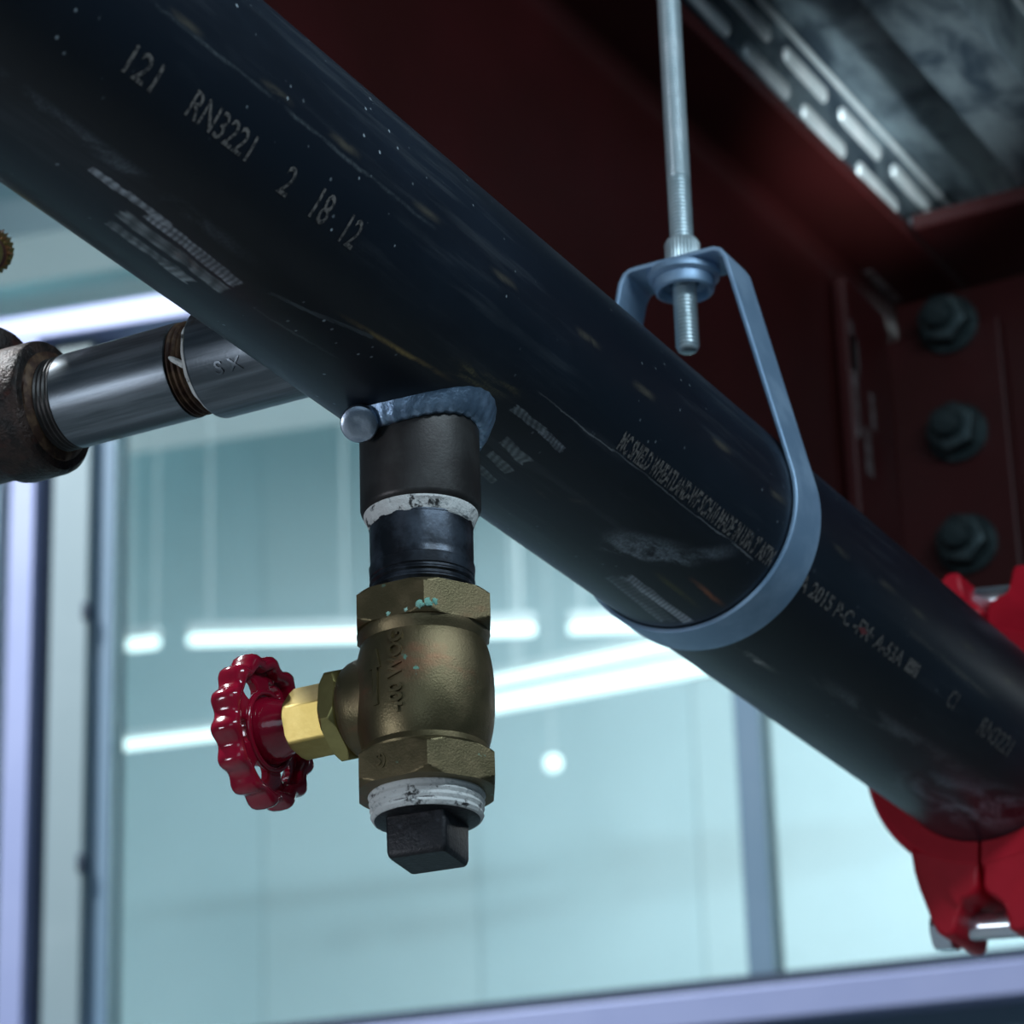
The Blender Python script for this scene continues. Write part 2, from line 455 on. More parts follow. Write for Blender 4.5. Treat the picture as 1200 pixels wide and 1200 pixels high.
class MB:
    def __init__(self):
        self.v, self.f = [], []

    def add(self, vs, fs):
        o = len(self.v)
        self.v += [tuple(p) for p in vs]
        self.f += [tuple(i + o for i in f) for f in fs]
        return self

    def polar(self, org, axis, rings, n=64, closed=True, e1=None, caps=True):
        """rings: list of (t along axis, radius or radius(theta)). Closed ends get caps."""
        a, b1, b2 = basis(axis)
        if e1 is not None:
            b1 = Vector(e1).normalized()
            b2 = a.cross(b1)
        org = Vector(org)
        vs, fs = [], []
        for t, rad in rings:
            for k in range(n):
                th = 2 * PI * k / n
                q = rad(th) if callable(rad) else rad
                vs.append(org + a * t + (b1 * math.cos(th) + b2 * math.sin(th)) * q)
        m = len(rings)
        for i in range(m - 1):
            for k in range(n):
                k2 = (k + 1) % n
                fs.append((i * n + k, i * n + k2, (i + 1) * n + k2, (i + 1) * n + k))
        if caps:
            fs.append(tuple(reversed(range(n))))
            fs.append(tuple((m - 1) * n + k for k in range(n)))
        return self.add(vs, fs)

    def ring_solid(self, org, axis, prof, n=64, e1=None):
        """closed profile [(t, r)...] swept right round (a ring with a hole)"""
        a, b1, b2 = basis(axis)
        org = Vector(org)
        vs, fs = [], []
        m = len(prof)
        for k in range(n):
            th = 2 * PI * k / n
            e = b1 * math.cos(th) + b2 * math.sin(th)
            for t, rad in prof:
                vs.append(org + a * t + e * rad)
        for k in range(n):
            k2 = (k + 1) % n
            for i in range(m):
                j = (i + 1) % m
                fs.append((k * m + i, k * m + j, k2 * m + j, k2 * m + i))
        return self.add(vs, fs)

    def box(self, lo, hi):
        (x0, y0, z0), (x1, y1, z1) = lo, hi
        vs = [(x0, y0, z0), (x1, y0, z0), (x1, y1, z0), (x0, y1, z0),
              (x0, y0, z1), (x1, y0, z1), (x1, y1, z1), (x0, y1, z1)]
        fs = [(3, 2, 1, 0), (4, 5, 6, 7), (0, 1, 5, 4), (1, 2, 6, 5), (2, 3, 7, 6), (3, 0, 4, 7)]
        return self.add(vs, fs)

    def frame_box(self, org, ax, ay, az, lo, hi):
        """box in a local frame"""
        org, ax, ay, az = Vector(org), Vector(ax), Vector(ay), Vector(az)
        tmp = MB().box(lo, hi)
        return self.add([org + ax * p[0] + ay * p[1] + az * p[2] for p in tmp.v], tmp.f)

    def extrude(self, poly, fn0, fn1):
        """polygon of 2d points mapped by two functions to the front and back"""
        n = len(poly)
        vs = [fn0(p) for p in poly] + [fn1(p) for p in poly]
        fs = [tuple(range(n)), tuple(reversed(range(n, 2 * n)))]
        for i in range(n):
            j = (i + 1) % n
            fs.append((j, i, n + i, n + j))
        return self.add(vs, fs)

    def sweep(self, pts, rad, n=10, closed=False):
        P = [Vector(p) for p in pts]
        m = len(P)
        vs, fs = [], []
        up = None
        for i in range(m):
            if closed:
                t = (P[(i + 1) % m] - P[i - 1]).normalized()
            else:
                t = (P[min(i + 1, m - 1)] - P[max(i - 1, 0)]).normalized()
            if up is None:
                up = basis(t)[1]
            up = (up - t * up.dot(t)).normalized()
            b = t.cross(up)
            q = rad(i) if callable(rad) else rad
            for k in range(n):
                th = 2 * PI * k / n
                vs.append(P[i] + (up * math.cos(th) + b * math.sin(th)) * q)
        for i in range(m if closed else m - 1):
            i2 = (i + 1) % m
            for k in range(n):
                k2 = (k + 1) % n
                fs.append((i * n + k, i * n + k2, i2 * n + k2, i2 * n + k))
        if not closed:
            fs.append(tuple(reversed(range(n))))
            fs.append(tuple((m - 1) * n + k for k in range(n)))
        return self.add(vs, fs)

    def build(self, name, mat, parent=None, smooth=35, bevel=0.0, subsurf=0, fix=True):
        base = Vector((0, 0, 0))
        p = parent
        while p is not None:
            base += p.location
            p = p.parent
        me = bpy.data.meshes.new(name)
        me.from_pydata([tuple(Vector(q) - base) for q in self.v], [], self.f)
        if fix:
            bm = bmesh.new()
            bm.from_mesh(me)
            bmesh.ops.recalc_face_normals(bm, faces=bm.faces[:])
            bm.to_mesh(me)
            bm.free()
        me.materials.append(mat)
        if smooth:
            me.shade_smooth()
            me.set_sharp_from_angle(angle=math.radians(smooth))
        o = bpy.data.objects.new(name, me)
        COL.objects.link(o)
        if parent is not None:
            o.parent = parent
        if bevel:
            b = o.modifiers.new('bevel', 'BEVEL')
            b.width = bevel
            b.segments = 2
            b.limit_method = 'ANGLE'
        if subsurf:
            s = o.modifiers.new('subsurf', 'SUBSURF')
            s.levels = s.render_levels = subsurf
        return o


def thing(name, label, cat, loc, group=None):
    o = bpy.data.objects.new(name, None)
    o.empty_display_size = 0.02
    COL.objects.link(o)
    o.location = loc
    o['label'] = label
    o['category'] = cat
    if group:
        o['group'] = group
    return o


def structure(o):
    o['kind'] = 'structure'
    return o


def hexr(Rc, phase=0.0, n=6):
    """radius function of a regular polygon with corner radius Rc"""
    ap = Rc * math.cos(PI / n)

    def fn(th):
        a = (th - phase) % (2 * PI / n) - PI / n
        return ap / math.cos(a)
    return fn


def hex_rings(t0, t1, Rc, phase, cham=0.0, slope=1.8, ends=(True, True), end_r=None):
    """rings of a hexagon prism whose corners are turned off by a cone"""
    h = hexr(Rc, phase)
    er = end_r if end_r else Rc * 0.885
    out = []
    k = 7
    dcham = (Rc - er) / slope

    def lim(rad):
        return lambda th: min(h(th), rad)
    if ends[0]:
        for i in range(k + 1):
            out.append((t0 + dcham * i / k, lim(er + (Rc - er) * i / k)))
    else:
        out.append((t0, h))
    if ends[1]:
        for i in range(k + 1):
            out.append((t1 - dcham * (1 - i / k), lim(Rc - (Rc - er) * i / k)))
    else:
        out.append((t1, h))
    return out


def thread_rings(t0, t1, rad, pitch, depth, taper=0.0):
    out = []
    n = max(1, int(round((t1 - t0) / pitch)))
    p = (t1 - t0) / n
    for i in range(n):
        t = t0 + i * p
        rr = rad + taper * (t - t0)
        out += [(t + p * 0.08, rr - depth), (t + p * 0.42, rr), (t + p * 0.58, rr), (t + p * 0.92, rr - depth)]
    return out


def text_mesh(body, size, sx=1.0, bold=0.0, depth=0.0):
    cu = bpy.data.curves.new('lettering', 'FONT')
    cu.body = body
    cu.size = size
    cu.offset = bold
    cu.extrude = depth
    cu.resolution_u = 3
    o = bpy.data.objects.new('lettering', cu)
    COL.objects.link(o)
    dg = bpy.context.evaluated_depsgraph_get()
    me = bpy.data.meshes.new_from_object(o.evaluated_get(dg))
    bpy.data.objects.remove(o, do_unlink=True)
    bpy.data.curves.remove(cu)
    bm = bmesh.new()
    bm.from_mesh(me)
    bpy.data.meshes.remove(me)
    bmesh.ops.triangulate(bm, faces=bm.faces[:])
    long = [e for e in bm.edges if e.calc_length() > size * 0.3]
    if long:
        bmesh.ops.subdivide_edges(bm, edges=long, cuts=2)
        bmesh.ops.triangulate(bm, faces=bm.faces[:])
    vs = [(v.co.x * sx, v.co.y, v.co.z) for v in bm.verts]
    fs = [tuple(v.index for v in f.verts) for f in bm.faces]
    bm.free()
    return vs, fs


TEXTS = {}
for key in (('S X', 0.0066, 0.00005, 0.00025), ('400 WOG', 0.0062, 0.00014, 0.0008), ('S)', 0.0052, 0.0001, 0.0003)):
    TEXTS[key[0]] = text_mesh(key[0], key[1], bold=key[2], depth=key[3])
for body_ in ('121', 'RN3221', '2', '18', '12', "MC SHIELD WHEATLAND-WF SCH10 MADE IN USA 3\" ASTM", 'A 2015 P-C -FM\u00b7 A-53A', 'C1'):
    TEXTS[body_] = text_mesh(body_, 0.01, bold=0.0003 if len(body_) > 8 else 0.0001)

# ================================================================== THE SETTING
# ---- floor
fl = MB().box((-7, -3.2, -Z0 - 0.1), (4, 9, -Z0)).build('floor', MT['concrete'], smooth=0)
structure(fl)
fl['label'] = 'grey concrete floor'

# ---- metal deck over the right part
DZ, DH, DP = 0.4935, 0.052, 0.128
ceil_o = bpy.data.objects.new('ceiling', None)
COL.objects.link(ceil_o)
structure(ceil_o)
ceil_o['label'] = 'blue grey galvanised steel deck with embossed flutes'
DY0, DY1 = -1.6, 1.16
th = 0.0012
# profile of one sheet section: bottom flat, web up, top flat, web down
for k in range(-1, 7):
    x0 = -0.212 + DP * k
    prof = [(x0, DZ), (x0 + 0.0455, DZ), (x0 + 0.0495, DZ + DH), (x0 + 0.123, DZ + DH), (x0 + DP - 0.0006, DZ + 0.0004)]
    poly = prof + [(px, pz + th) for px, pz in reversed(prof)]
    MB().extrude(poly, lambda p: (p[0], DY0, p[1]), lambda p: (p[0], DY1, p[1])).build(
        'deck_flute', MT['deck'], ceil_o, smooth=0)
    # fold between web and top flat, its bright line painted as a pale strip
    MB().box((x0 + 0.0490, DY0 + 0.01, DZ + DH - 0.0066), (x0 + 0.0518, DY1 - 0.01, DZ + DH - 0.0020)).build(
        'fold', MT['glint_zinc'], ceil_o, smooth=0, bevel=0.001)
MB().box((-0.35, DY0, DZ + DH + 0.003), (0.8, DY1, DZ + DH + 0.12)).build('slab', MT['concrete'], ceil_o, smooth=0)
# embossments on the flute webs that face the room
emb_mesh = None
ex, ez = Vector((0.004, 0, DH)).normalized(), Vector((DH, 0, -0.004)).normalized()


def capsule_mesh(L, w, h):
    mb = MB()
    n, m = 8, 4
    out = []
    for k in range(2 * n + 2):
        s = 1 if k <= n else -1
        a = PI / 2 - PI * (k / n) if s == 1 else -PI / 2 - PI * ((k - n - 1) / n)
        out.append((s, math.cos(a), math.sin(a)))
    vs, fs = [], []
    K = len(out)
    for j in range(m):
        f = math.cos(j / m * PI / 2)
        hh = h * math.sin(j / m * PI / 2)
        for s, ca, sa in out:
            yy = s * (L / 2 - w / 2) + ca * w / 2 * f
            vs.append(Vector((0, yy, 0)) + ex * (sa * w / 2 * f) + ez * hh)
    top = len(vs)
    vs += [ez * h + Vector((0, (L / 2 - w / 2), 0)), ez * h - Vector((0, (L / 2 - w / 2), 0))]
    for j in range(m - 1):
        for k in range(K):
            k2 = (k + 1) % K
            fs.append((j * K + k, j * K + k2, (j + 1) * K + k2, (j + 1) * K + k))
    for k in range(K):
        k2 = (k + 1) % K
        b = (m - 1) * K
        if out[k][0] == out[k2][0]:
            fs.append((b + k, b + k2, top if out[k][0] == 1 else top + 1))
        elif out[k][0] == 1:
            fs.append((b + k, b + k2, top + 1, top))
        else:
            fs.append((b + k, b + k2, top, top + 1))
    mb.add(vs, fs)
    return mb


for k in range(0, 1):
    x0 = -0.212 + DP * k
    for row in range(2):
        for i in range(-2, 6):
            yc = 0.9355 + (i - 2) * 0.082 - (0.0545 if row == 0 else 0.0)
            f = 0.15 if row == 0 else 0.61
            pos = Vector((x0 + 0.0455 + 0.004 * f, yc, DZ + DH * f))
            if emb_mesh is None:
                e = capsule_mesh(0.062, 0.011, 0.0030).build('embossment', MT['glint_zinc'], ceil_o)
                emb_mesh = e.data
            else:
                e = bpy.data.objects.new('embossment', emb_mesh)
                COL.objects.link(e)
                e.parent = ceil_o
            e.location = pos

# ---- window wall: local frame u along the glass, n towards the room
WA = math.radians(12.3)
WU = Vector((math.cos(WA), math.sin(WA), 0))
WN = Vector((math.sin(WA), -math.cos(WA), 0))
WO = Vector((-1.7443, 2.1818, 0.0))
WZ = Vector((0, 0, 1))


def wbox(u0, u1, n0, n1, z0, z1):
    return MB().frame_box(WO, WU, WN, WZ, (u0, n0, z0), (u1, n1, z1))


win = bpy.data.objects.new('window_1', None)
COL.objects.link(win)
structure(win)
win['label'] = 'tall glazed curtain wall with lavender aluminium frame'
win.location = WO + WZ * -Z0
ZB, ZT = 0.460, 1.318
WTOP = 3.2
# left mullion with seal and sash
wbox(0.004, 0.034, 0.0, 0.05, -Z0, ZT).build('mullion', MT['alu'], win, bevel=0.002)
wbox(0.034, 0.0505, -0.01, 0.02, -Z0, ZT).build('seal', MT['seal'], win, smooth=0)
wbox(0.0505, 0.096, -0.02, 0.034, ZB + 0.02, ZT).build('sash', MT['alu_pale'], win, bevel=0.002)
wbox(0.096, 0.118, -0.03, 0.012, ZB + 0.02, ZT).build('shadow_gap_strip', MT['alu_blue'], win, smooth=0)  # dark strip standing in for the shaded gap beside the sash
for zz in (0.66, 0.96):
    wbox(0.0905, 0.098, 0.020, 0.038, zz, zz + 0.02).build('latch', MT['seal'], win, bevel=0.002)
wbox(-0.065, -0.020, -0.02, 0.03, -Z0, ZT).build('sash', MT['alu_blue'], win, smooth=0)
# middle mullion
wbox(0.832, 0.862, -0.05, 0.0, ZB, WTOP).build('mullion', MT['alu_blue'], win, bevel=0.002)
# transoms
wbox(0.034, 2.4, -0.012, 0.018, ZB - 0.014, ZB + 0.008).build('seal', MT['seal'], win, smooth=0)
wbox(0.034, 2.4, 0.0, 0.055, ZB - 0.052, ZB - 0.014).build('transom', MT['alu'], win, bevel=0.003)
wbox(0.034, 2.4, -0.02, 0.03, ZB - 0.30, ZB - 0.052).build('spandrel', MT['alu_blue'], win, smooth=0)
wbox(-0.4, 2.4, 0.0, 0.05, ZT, ZT + 0.034).build('transom', MT['alu'], win, bevel=0.003)
# panes
for (a, b, c0, c1) in ((0.118, 0.832, ZB + 0.008, ZT), (0.862, 2.4, ZB + 0.008, ZT), (-1.2, 0.832, ZT + 0.034, WTOP), (0.862, 2.4, ZT + 0.034, WTOP),
                       (-1.2, -0.065, -Z0, ZT), (0.034, 2.4, -Z0, ZB - 0.30)):
    wbox(a, b, -0.006, 0.0, c0, c1).build('pane', MT['glass'], win, smooth=0)

# ---- hall beyond the glass
FAR = 4.5
wall = bpy.data.objects.new('wall_back', None)
COL.objects.link(wall)
structure(wall)
wall['label'] = 'panelled sea green wall of the hall beyond the glass'
wall.location = WO - WN * FAR - WZ * Z0
tone = ['wall_mid', 'wall_soft'] * 7
for i in range(13):
    u0 = -4.1 + 0.56 * i
    for j in range(4):
        z0 = -Z0 + 1.55 * j
        wbox(u0, u0 + 0.5575, -FAR - 0.04, -FAR - 0.004 * ((i + j) % 2), z0 + 0.005, z0 + 1.54).build(
            'wall_panel', MT[tone[i]], wall, smooth=0)
wbox(-4.2, 3.3, -FAR - 0.10, -FAR - 0.06, -Z0, 4.2).build('backing', MT['wall_teal'], wall, smooth=0)
hc = bpy.data.objects.new('ceiling', None)
COL.objects.link(hc)
structure(hc)
hc['label'] = 'pale ceiling of the hall beyond the glass'
hc.location = WO - WN * 2.2 + WZ * 4.05
wbox(-4.2, 3.3, -FAR - 0.1, -0.3, 4.05, 4.15).build('slab', MT['wall_pale'], hc, smooth=0)
for i, (nn, zz) in enumerate(((-2.6, 2.92), (-3.05, 2.94), (-3.5, 2.92))):
    t = thing('ceiling_beam', ['pale beam nearest the glass behind the upper window pane',
                               'pale middle beam seen behind the upper window pane',
                               'pale farthest beam seen behind the upper window pane'][i], 'beam',
              WO + WN * nn + WZ * zz, 'hall beams')
    wbox(-4.0, 1.2, nn - 0.1, nn + 0.1, zz, zz + 0.09).build('lower_flange', MT['wall_pale'], t, smooth=0)
    wbox(-4.0, 1.2, nn - 0.03, nn + 0.03, zz + 0.09, 4.05).build('web', MT['wall_mid'], t, smooth=0)


def tube_lamp(a, b, rad, label, housing=True):
    a, b = Vector(a), Vector(b)
    t = thing('tube_lamp', label, 'lamp', (a + b) / 2, 'tube lamps in the hall')
    ax = (b - a).normalized()
    L = (b - a).length
    e1 = Vector((0, 0, 1))
    side = ax.cross(e1).normalized()
    MB().polar(a, ax, [(0, rad * 0.6), (0.008, rad), (L - 0.008, rad), (L, rad * 0.6)], 16).build('tube', MT['tube'], t)
    if housing:
        MB().frame_box(a, ax, side, e1, (0.0, -rad * 1.5, rad * 1.05), (L, rad * 1.5, rad * 3.0)).build(
            'housing', MT['white'], t, bevel=0.003)
        for s in (0.12, 0.88):
            MB().sweep([a + ax * (L * s) + e1 * rad * 2, (a + ax * (L * s)) * 1.0 + e1 * (4.05 - a.z)], 0.002, 6).build(
                'suspension_wire', MT['white'], t)
    return t


tube_lamp((-3.462, 4.924, 2.2), (-3.392, 4.944, 2.2), 0.0115, 'short bright tube lamp left of the red handwheel')
tube_lamp((-3.335, 4.968, 2.2), (-3.000, 5.150, 2.2), 0.0115, 'bright tube lamp directly above the red handwheel')
tube_lamp((-2.905, 5.200, 2.2), (-2.678, 5.312, 2.2), 0.0115, 'bright tube lamp just right of the bronze valve')
tube_lamp((-2.615, 5.345, 2.2), (-2.40, 5.455, 2.2), 0.0115, 'bright tube lamp half hidden behind the pipe at the band')
tube_lamp((-3.935, 5.425, 2.2), (-3.10, 5.620, 2.2), 0.0095, 'slender slanting tube lamp behind the red handwheel')
tube_lamp((-2.990, 5.676, 2.2), (-2.30, 5.725, 2.2), 0.016, 'thick slanting tube lamp right of the valve body')
tube_lamp((-2.920, 5.540, 2.2), (-2.35, 5.545, 2.2), 0.009, 'thin slanting tube lamp above the thick one')
tube_lamp((-5.24, 7.30, 2.14), (-4.70, 7.44, 2.14), 0.014, 'far tube lamp low beside the left window frame')
t = thing('globe_lamp', 'small round glowing lamp right of the bronze valve', 'lamp', (-3.0476, 6.1012, 2.2))
MB().polar((-3.0476, 6.1012, 2.2 - 0.02), (0, 0, 1), [(0.0005 + 0.04 * (1 - math.cos(PI * i / 12)) / 2, 0.0004 + 0.02 * math.sin(PI * i / 12)) for i in range(13)], 20).build('globe', MT['tube'], t)
MB().sweep([(-3.0476, 6.1012, 2.218), (-3.0476, 6.1012, 4.05)], 0.002, 6).build('cord', MT['white'], t)

# ================================================================== STEEL FRAME
GX, GZ = -0.216, 0.482      # web face towards the room, underside of the top flange
g = thing('steel_girder', 'dark red primed steel girder running above and behind the black pipe', 'girder', (GX, 0.5, 0.185))
MB().box((GX - 0.008, -1.6, 0.196), (GX, 2.4, GZ)).build('web', MT['maroon'], g, smooth=0)
MB().box((GX - 0.008, -1.6, GZ), (GX + 0.058, 2.4, GZ + 0.0105)).build('top_flange', MT['maroon'], g, smooth=0, bevel=0.0012)
MB().box((GX - 0.008, -1.6, 0.185), (GX + 0.058, 2.4, 0.196)).build('bottom_flange', MT['maroon'], g, smooth=0, bevel=0.0012)
for sgn, zz in ((-1, GZ), (1, 0.196)):
    arc = [(0, 0)] + [(0.012 - 0.012 * math.sin(a * PI / 12), 0.012 - 0.012 * math.cos(a * PI / 12)) for a in range(7)]
    MB().extrude(arc, lambda p: (GX + p[0], -1.6, zz + sgn * p[1]), lambda p: (GX + p[0], 2.4, zz + sgn * p[1])).build(
        'root_fillet', MT['maroon'], g)

g.location = (GX, 1.0, 0.185)                 # the girder stands 1.6 degrees off the line of the pipe
for o in g.children:
    o.data.transform(Matrix.Translation((0, -0.5, 0)))
g.rotation_euler = (0, 0, math.radians(-1.6))

BY = 1.0
b = thing('cross_beam', 'dark red steel cross beam bolted to the girder at upper right', 'beam', (0.1, BY, 0.185))
MB().box((GX + 0.012, BY, 0.196), (0.7, BY + 0.008, GZ - 0.001)).build('web', MT['maroon'], b, smooth=0)
MB().box((GX + 0.0605, BY - 0.091, GZ), (0.7, BY + 0.074, GZ + 0.0105)).build('top_flange', MT['maroon'], b, smooth=0, bevel=0.0012)
MB().box((GX + 0.0605, BY - 0.066, 0.185), (0.7, BY + 0.074, 0.196)).build('bottom_flange', MT['maroon'], b, smooth=0, bevel=0.0012)
MB().box((GX, BY - 0.011, 0.225), (-0.1325, BY - 0.0003, 0.452)).build('shear_plate', MT['maroon'], b, smooth=0, bevel=0.0018)
MB().box((GX + 0.0002, BY - 0.080, 0.215), (GX + 0.0095, BY - 0.0112, 0.470)).build('clip_leg', MT['maroon'], b, smooth=0, bevel=0.002)
# thin pale strips on the clip leg and flange
for (y0, z0, z1, wd) in ((BY - 0.0785, 0.36, 0.44, 0.007), (BY - 0.0785, 0.405, 0.43, 0.012), (BY - 0.066, 0.34, 0.372, 0.010), (BY - 0.052, 0.375, 0.40, 0.006)):
    MB().box((GX + 0.0093, y0, z0), (GX + 0.0099, y0 + wd, z1)).build('pale_strip', MT['pale_grey'], b, smooth=0)
MB().box((GX + 0.0125, 0.945, GZ - 0.0005), (GX + 0.0185, 0.995, GZ + 0.0001)).build('pale_strip', MT['pale_grey'], b, smooth=0)
first = None
for i, z in enumerate((0.4535, 0.3785, 0.3035)):
    z -= 0.001
    px = -0.1652
    bo = bpy.data.objects.new('structural_bolt', None)
    COL.objects.link(bo)
    bo.parent = b
    bo.location = Vector((px, BY - 0.011, z)) - b.location
    bo['label'] = ['uppermost grey hex bolt', 'middle grey hex bolt', 'lowest grey hex bolt'][i]
    o3 = (px, BY - 0.011, z)
    MB().polar(o3, (0, -1, 0), [(-0.001, 0.0195), (0.0032, 0.0195), (0.0040, 0.0187)], 40).build('washer', MT['bolt_dark'], bo)
    ph = 0.3 + i * 0.5
    MB().polar(o3, (0, -1, 0), hex_rings(0.0038, 0.0165, 0.0168, ph, ends=(False, True), end_r=0.0142), 60).build('hex_head', MT['bolt_dark'], bo)
    MB().polar(o3, (0, -1, 0), [(0.016, 0.0092), (0.0225, 0.0092), (0.0245, 0.0078)], 30).build('shank_end', MT['bolt_dark'], bo)

# ================================================================== MAIN PIPE
pp = thing('steel_pipe', 'large black steel sprinkler pipe running diagonally across the picture', 'pipe', (0, 0, 0))
PY0, PY1 = -0.75, 0.5375
n = 128
mb = MB()
rings = []
m = 40
mb.ring_solid((0, 0, 0), (0, 1, 0), [(PY0, R), (PY0 + (PY1 - PY0) * 0.5, R), (PY1, R), (PY1, R - 0.004), (PY0, R - 0.004)], n)
mb.build('pipe_wall', MT['pipe'], pp)
# the pipe beyond the coupling
mb = MB().ring_solid((0, 0, 0), (0, 1, 0), [(0.5385, R), (1.9, R), (1.9, R - 0.004), (0.5385, R - 0.004)], 96)
p2 = thing('steel_pipe', 'black steel pipe continuing beyond the red coupling', 'pipe', (0, 1.2, 0))
mb.build('pipe_wall', MT['pipe'], p2)


def pipe_text(body, y0, y1, a0, a1, sx_extra=1.0, bold=0.0):
    """printing from y0 to y1 along the pipe, a0 / a1 the angles of foot and head of the letters"""
    hgt = (a1 - a0) * PI / 180 * R
    kk = hgt / 0.0070
    vs, fs = TEXTS[body]
    vs = [(x * kk, y * kk, z * kk) for x, y, z in vs]
    xs = [v[0] for v in vs]
    lo, hi = min(xs), max(xs)
    s = (y1 - y0) / (hi - lo)
    out = []
    for x, y, z in vs:
        yy = y0 + (x - lo) * s
        an = a0 * PI / 180 + y / R
        rr = R + 0.00016
        out.append((rr * math.cos(an), yy, rr * math.sin(an)))
    me = MB().add(out, fs)
    return me.build('printed_lettering', MT['printing'], pp, smooth=0, fix=False)


pipe_text('121', -0.2215, -0.2075, -43, -32)
pipe_text('RN3221', -0.1915, -0.1595, -41.5, -31)
pipe_text('2', -0.1415, -0.1365, -43, -31.5)
pipe_text('18', -0.1235, -0.1155, -43, -30.5)
pipe_text('12', -0.1060, -0.0985, -43.5, -31.5)
pipe_text("MC SHIELD WHEATLAND-WF SCH10 MADE IN USA 3\" ASTM", 0.0775, 0.2035, -40.5, -32, bold=0.00005)
pipe_text('A 2015 P-C -FM\u00b7 A-53A', 0.2285, 0.3300, -39.8, -32)
pipe_text('C1', 0.3800, 0.3880, -40.5, -31)
pipe_text('RN3221', 0.4170, 0.4530, -42, -32)
# solid stencil block that ends the second line, and the red dot in it
pts = []
for (y, a) in ((0.334, -39.6), (0.346, -39.6), (0.346, -35.8), (0.346, -32), (0.334, -32), (0.334, -35.8)):
    pts.append(((R + .00016) * math.cos(math.radians(a)), y, (R + .00016) * math.sin(math.radians(a))))
MB().add(pts, [(0, 1, 2, 5), (5, 2, 3, 4)]).build('printed_block', MT['printing'], pp, smooth=0, fix=False)
pts = []
for (y, a) in ((0.2895, -38.5), (0.2940, -36.6), (0.2895, -34.8), (0.2850, -36.6)):
    pts.append(((R + .0002) * math.cos(math.radians(a)), y, (R + .0002) * math.sin(math.radians(a))))
MB().add(pts, [(0, 1, 2, 3)]).build('red_dot', mat_simple('red_print', (0.16, 0.035, 0.04), None, 0.6), pp, smooth=0, fix=False)

# welded half coupling on the underside
RC = 0.0196
oc = MB()
prof = [(-0.0400, RC), (-0.0728, RC), (-0.0738, RC - 0.0003), (-0.0748, RC - 0.0011), (-0.0752, RC - 0.0020),
        (-0.0750, RC - 0.0024), (-0.0735, RC - 0.0031), (-0.060, RC - 0.0031), (-0.040, RC - 0.0031)]
oc.ring_solid((0, 0, 0), (0, 0, 1), [(t, q) for t, q in prof], 96)
outlet = oc.build('outlet_coupling', MT['dark_steel'], pp)
outlet['label'] = 'dark welded outlet coupling'


def saddle(rc, k, n_, off=0.0):
    a = 2 * PI * k / n_
    x, y = (rc + off) * math.cos(a), (rc + off) * math.sin(a)
    return x, y


K = 120


def fillet(n_, point, name, mat, parent, prof_n=9):
    """closed bead: point(angle, s) gives the profile from one leg (s=0) to the other (s=1)"""
    vs, fs = [], []
    for k in range(n_):
        for i in range(prof_n):
            vs.append(point(2 * PI * k / n_, i / (prof_n - 1), k))
    for k in range(n_):
        k2 = (k + 1) % n_
        for i in range(prof_n - 1):
            fs.append((k * prof_n + i, k * prof_n + i + 1, k2 * prof_n + i + 1, k2 * prof_n + i))
    return MB().add(vs, fs).build(name, mat, parent, smooth=60)


def drop_bead(a, sfrac, k):
    wv = 1 + 0.015 * math.sin(a * 31) + 0.08 * math.sin(3 * a + 1)
    wd, hd = 0.0062 * wv, 0.0052 * wv
    rad = RC - 0.0004 + wd * sfrac
    x, y = rad * math.cos(a), rad * math.sin(a)
    surf = -math.sqrt(R * R - x * x)
    bul = 0.0027 * math.sin(PI * sfrac) * (1 + 0.12 * math.sin(a * 34))
    dep = hd * (1 - sfrac) + bul
    return (x, y, surf - dep + 0.0002 + 0.0006 * sfrac ** 6)


fillet(K * 3, drop_bead, 'weld_bead', MT['weld'], outlet, 11)
# cut stud welded beside the outlet, its ground face towards the room
sv = (CAM - Vector((-0.0118, -0.015, -0.0429))).normalized()
sv = (sv + Vector((-0.16, 0.02, -0.1))).normalized()
s0 = Vector((-0.0118, -0.015, -0.0429)) + sv * 0.0035
MB().polar(s0, sv, [(0, 0.0058), (0.0075, 0.0061), (0.0098, 0.0062), (0.0107, 0.0058), (0.0111, 0.0048), (0.0112, 0.0030), (0.0110, 0.0012)], 40).build(
    'welded_stud', MT['stud'], pp)['label'] = 'shiny round stud end beside the weld'
# side outlet for the branch
so = MB().ring_solid((0, 0, 0), (-1, 0, 0), [(0.030, 0.0194), (0.0788, 0.0194), (0.0797, 0.0190), (0.0802, 0.0182),
                                              (0.0797, 0.0168), (0.060, 0.0166), (0.030, 0.0166)], 96).build(
    'side_outlet', MT['bare'], pp)
so['label'] = 'bare steel side outlet with stamped marks'


def side_bead(a, sfrac, k):
    rad = 0.0193 + 0.0036 * sfrac
    y, z = rad * math.cos(a), rad * math.sin(a)
    surf = -math.sqrt(R * R - z * z)
    return (surf - 0.003 * (1 - sfrac) - 0.0009 * math.sin(PI * sfrac) + 0.0002 + 0.0006 * sfrac ** 6, y, z)


fillet(K * 2, side_bead, 'weld_bead', MT['weld'], so, 9)
# stamped marks on the side outlet
vs, fs = TEXTS['S X']
out = []
for x, y, z in vs:
    a = math.radians(-62) + y / 0.0194
    rr = 0.0194 + 0.0001 + z
    # around the -x axis, facing the room (towards -y and down)
    out.append((-0.0690 + x * 1.1, -rr * math.cos(a + math.radians(20)), rr * math.sin(a + math.radians(20))))
MB().add(out, fs).build('stamped_mark', MT['bare'], so, smooth=0, fix=False)

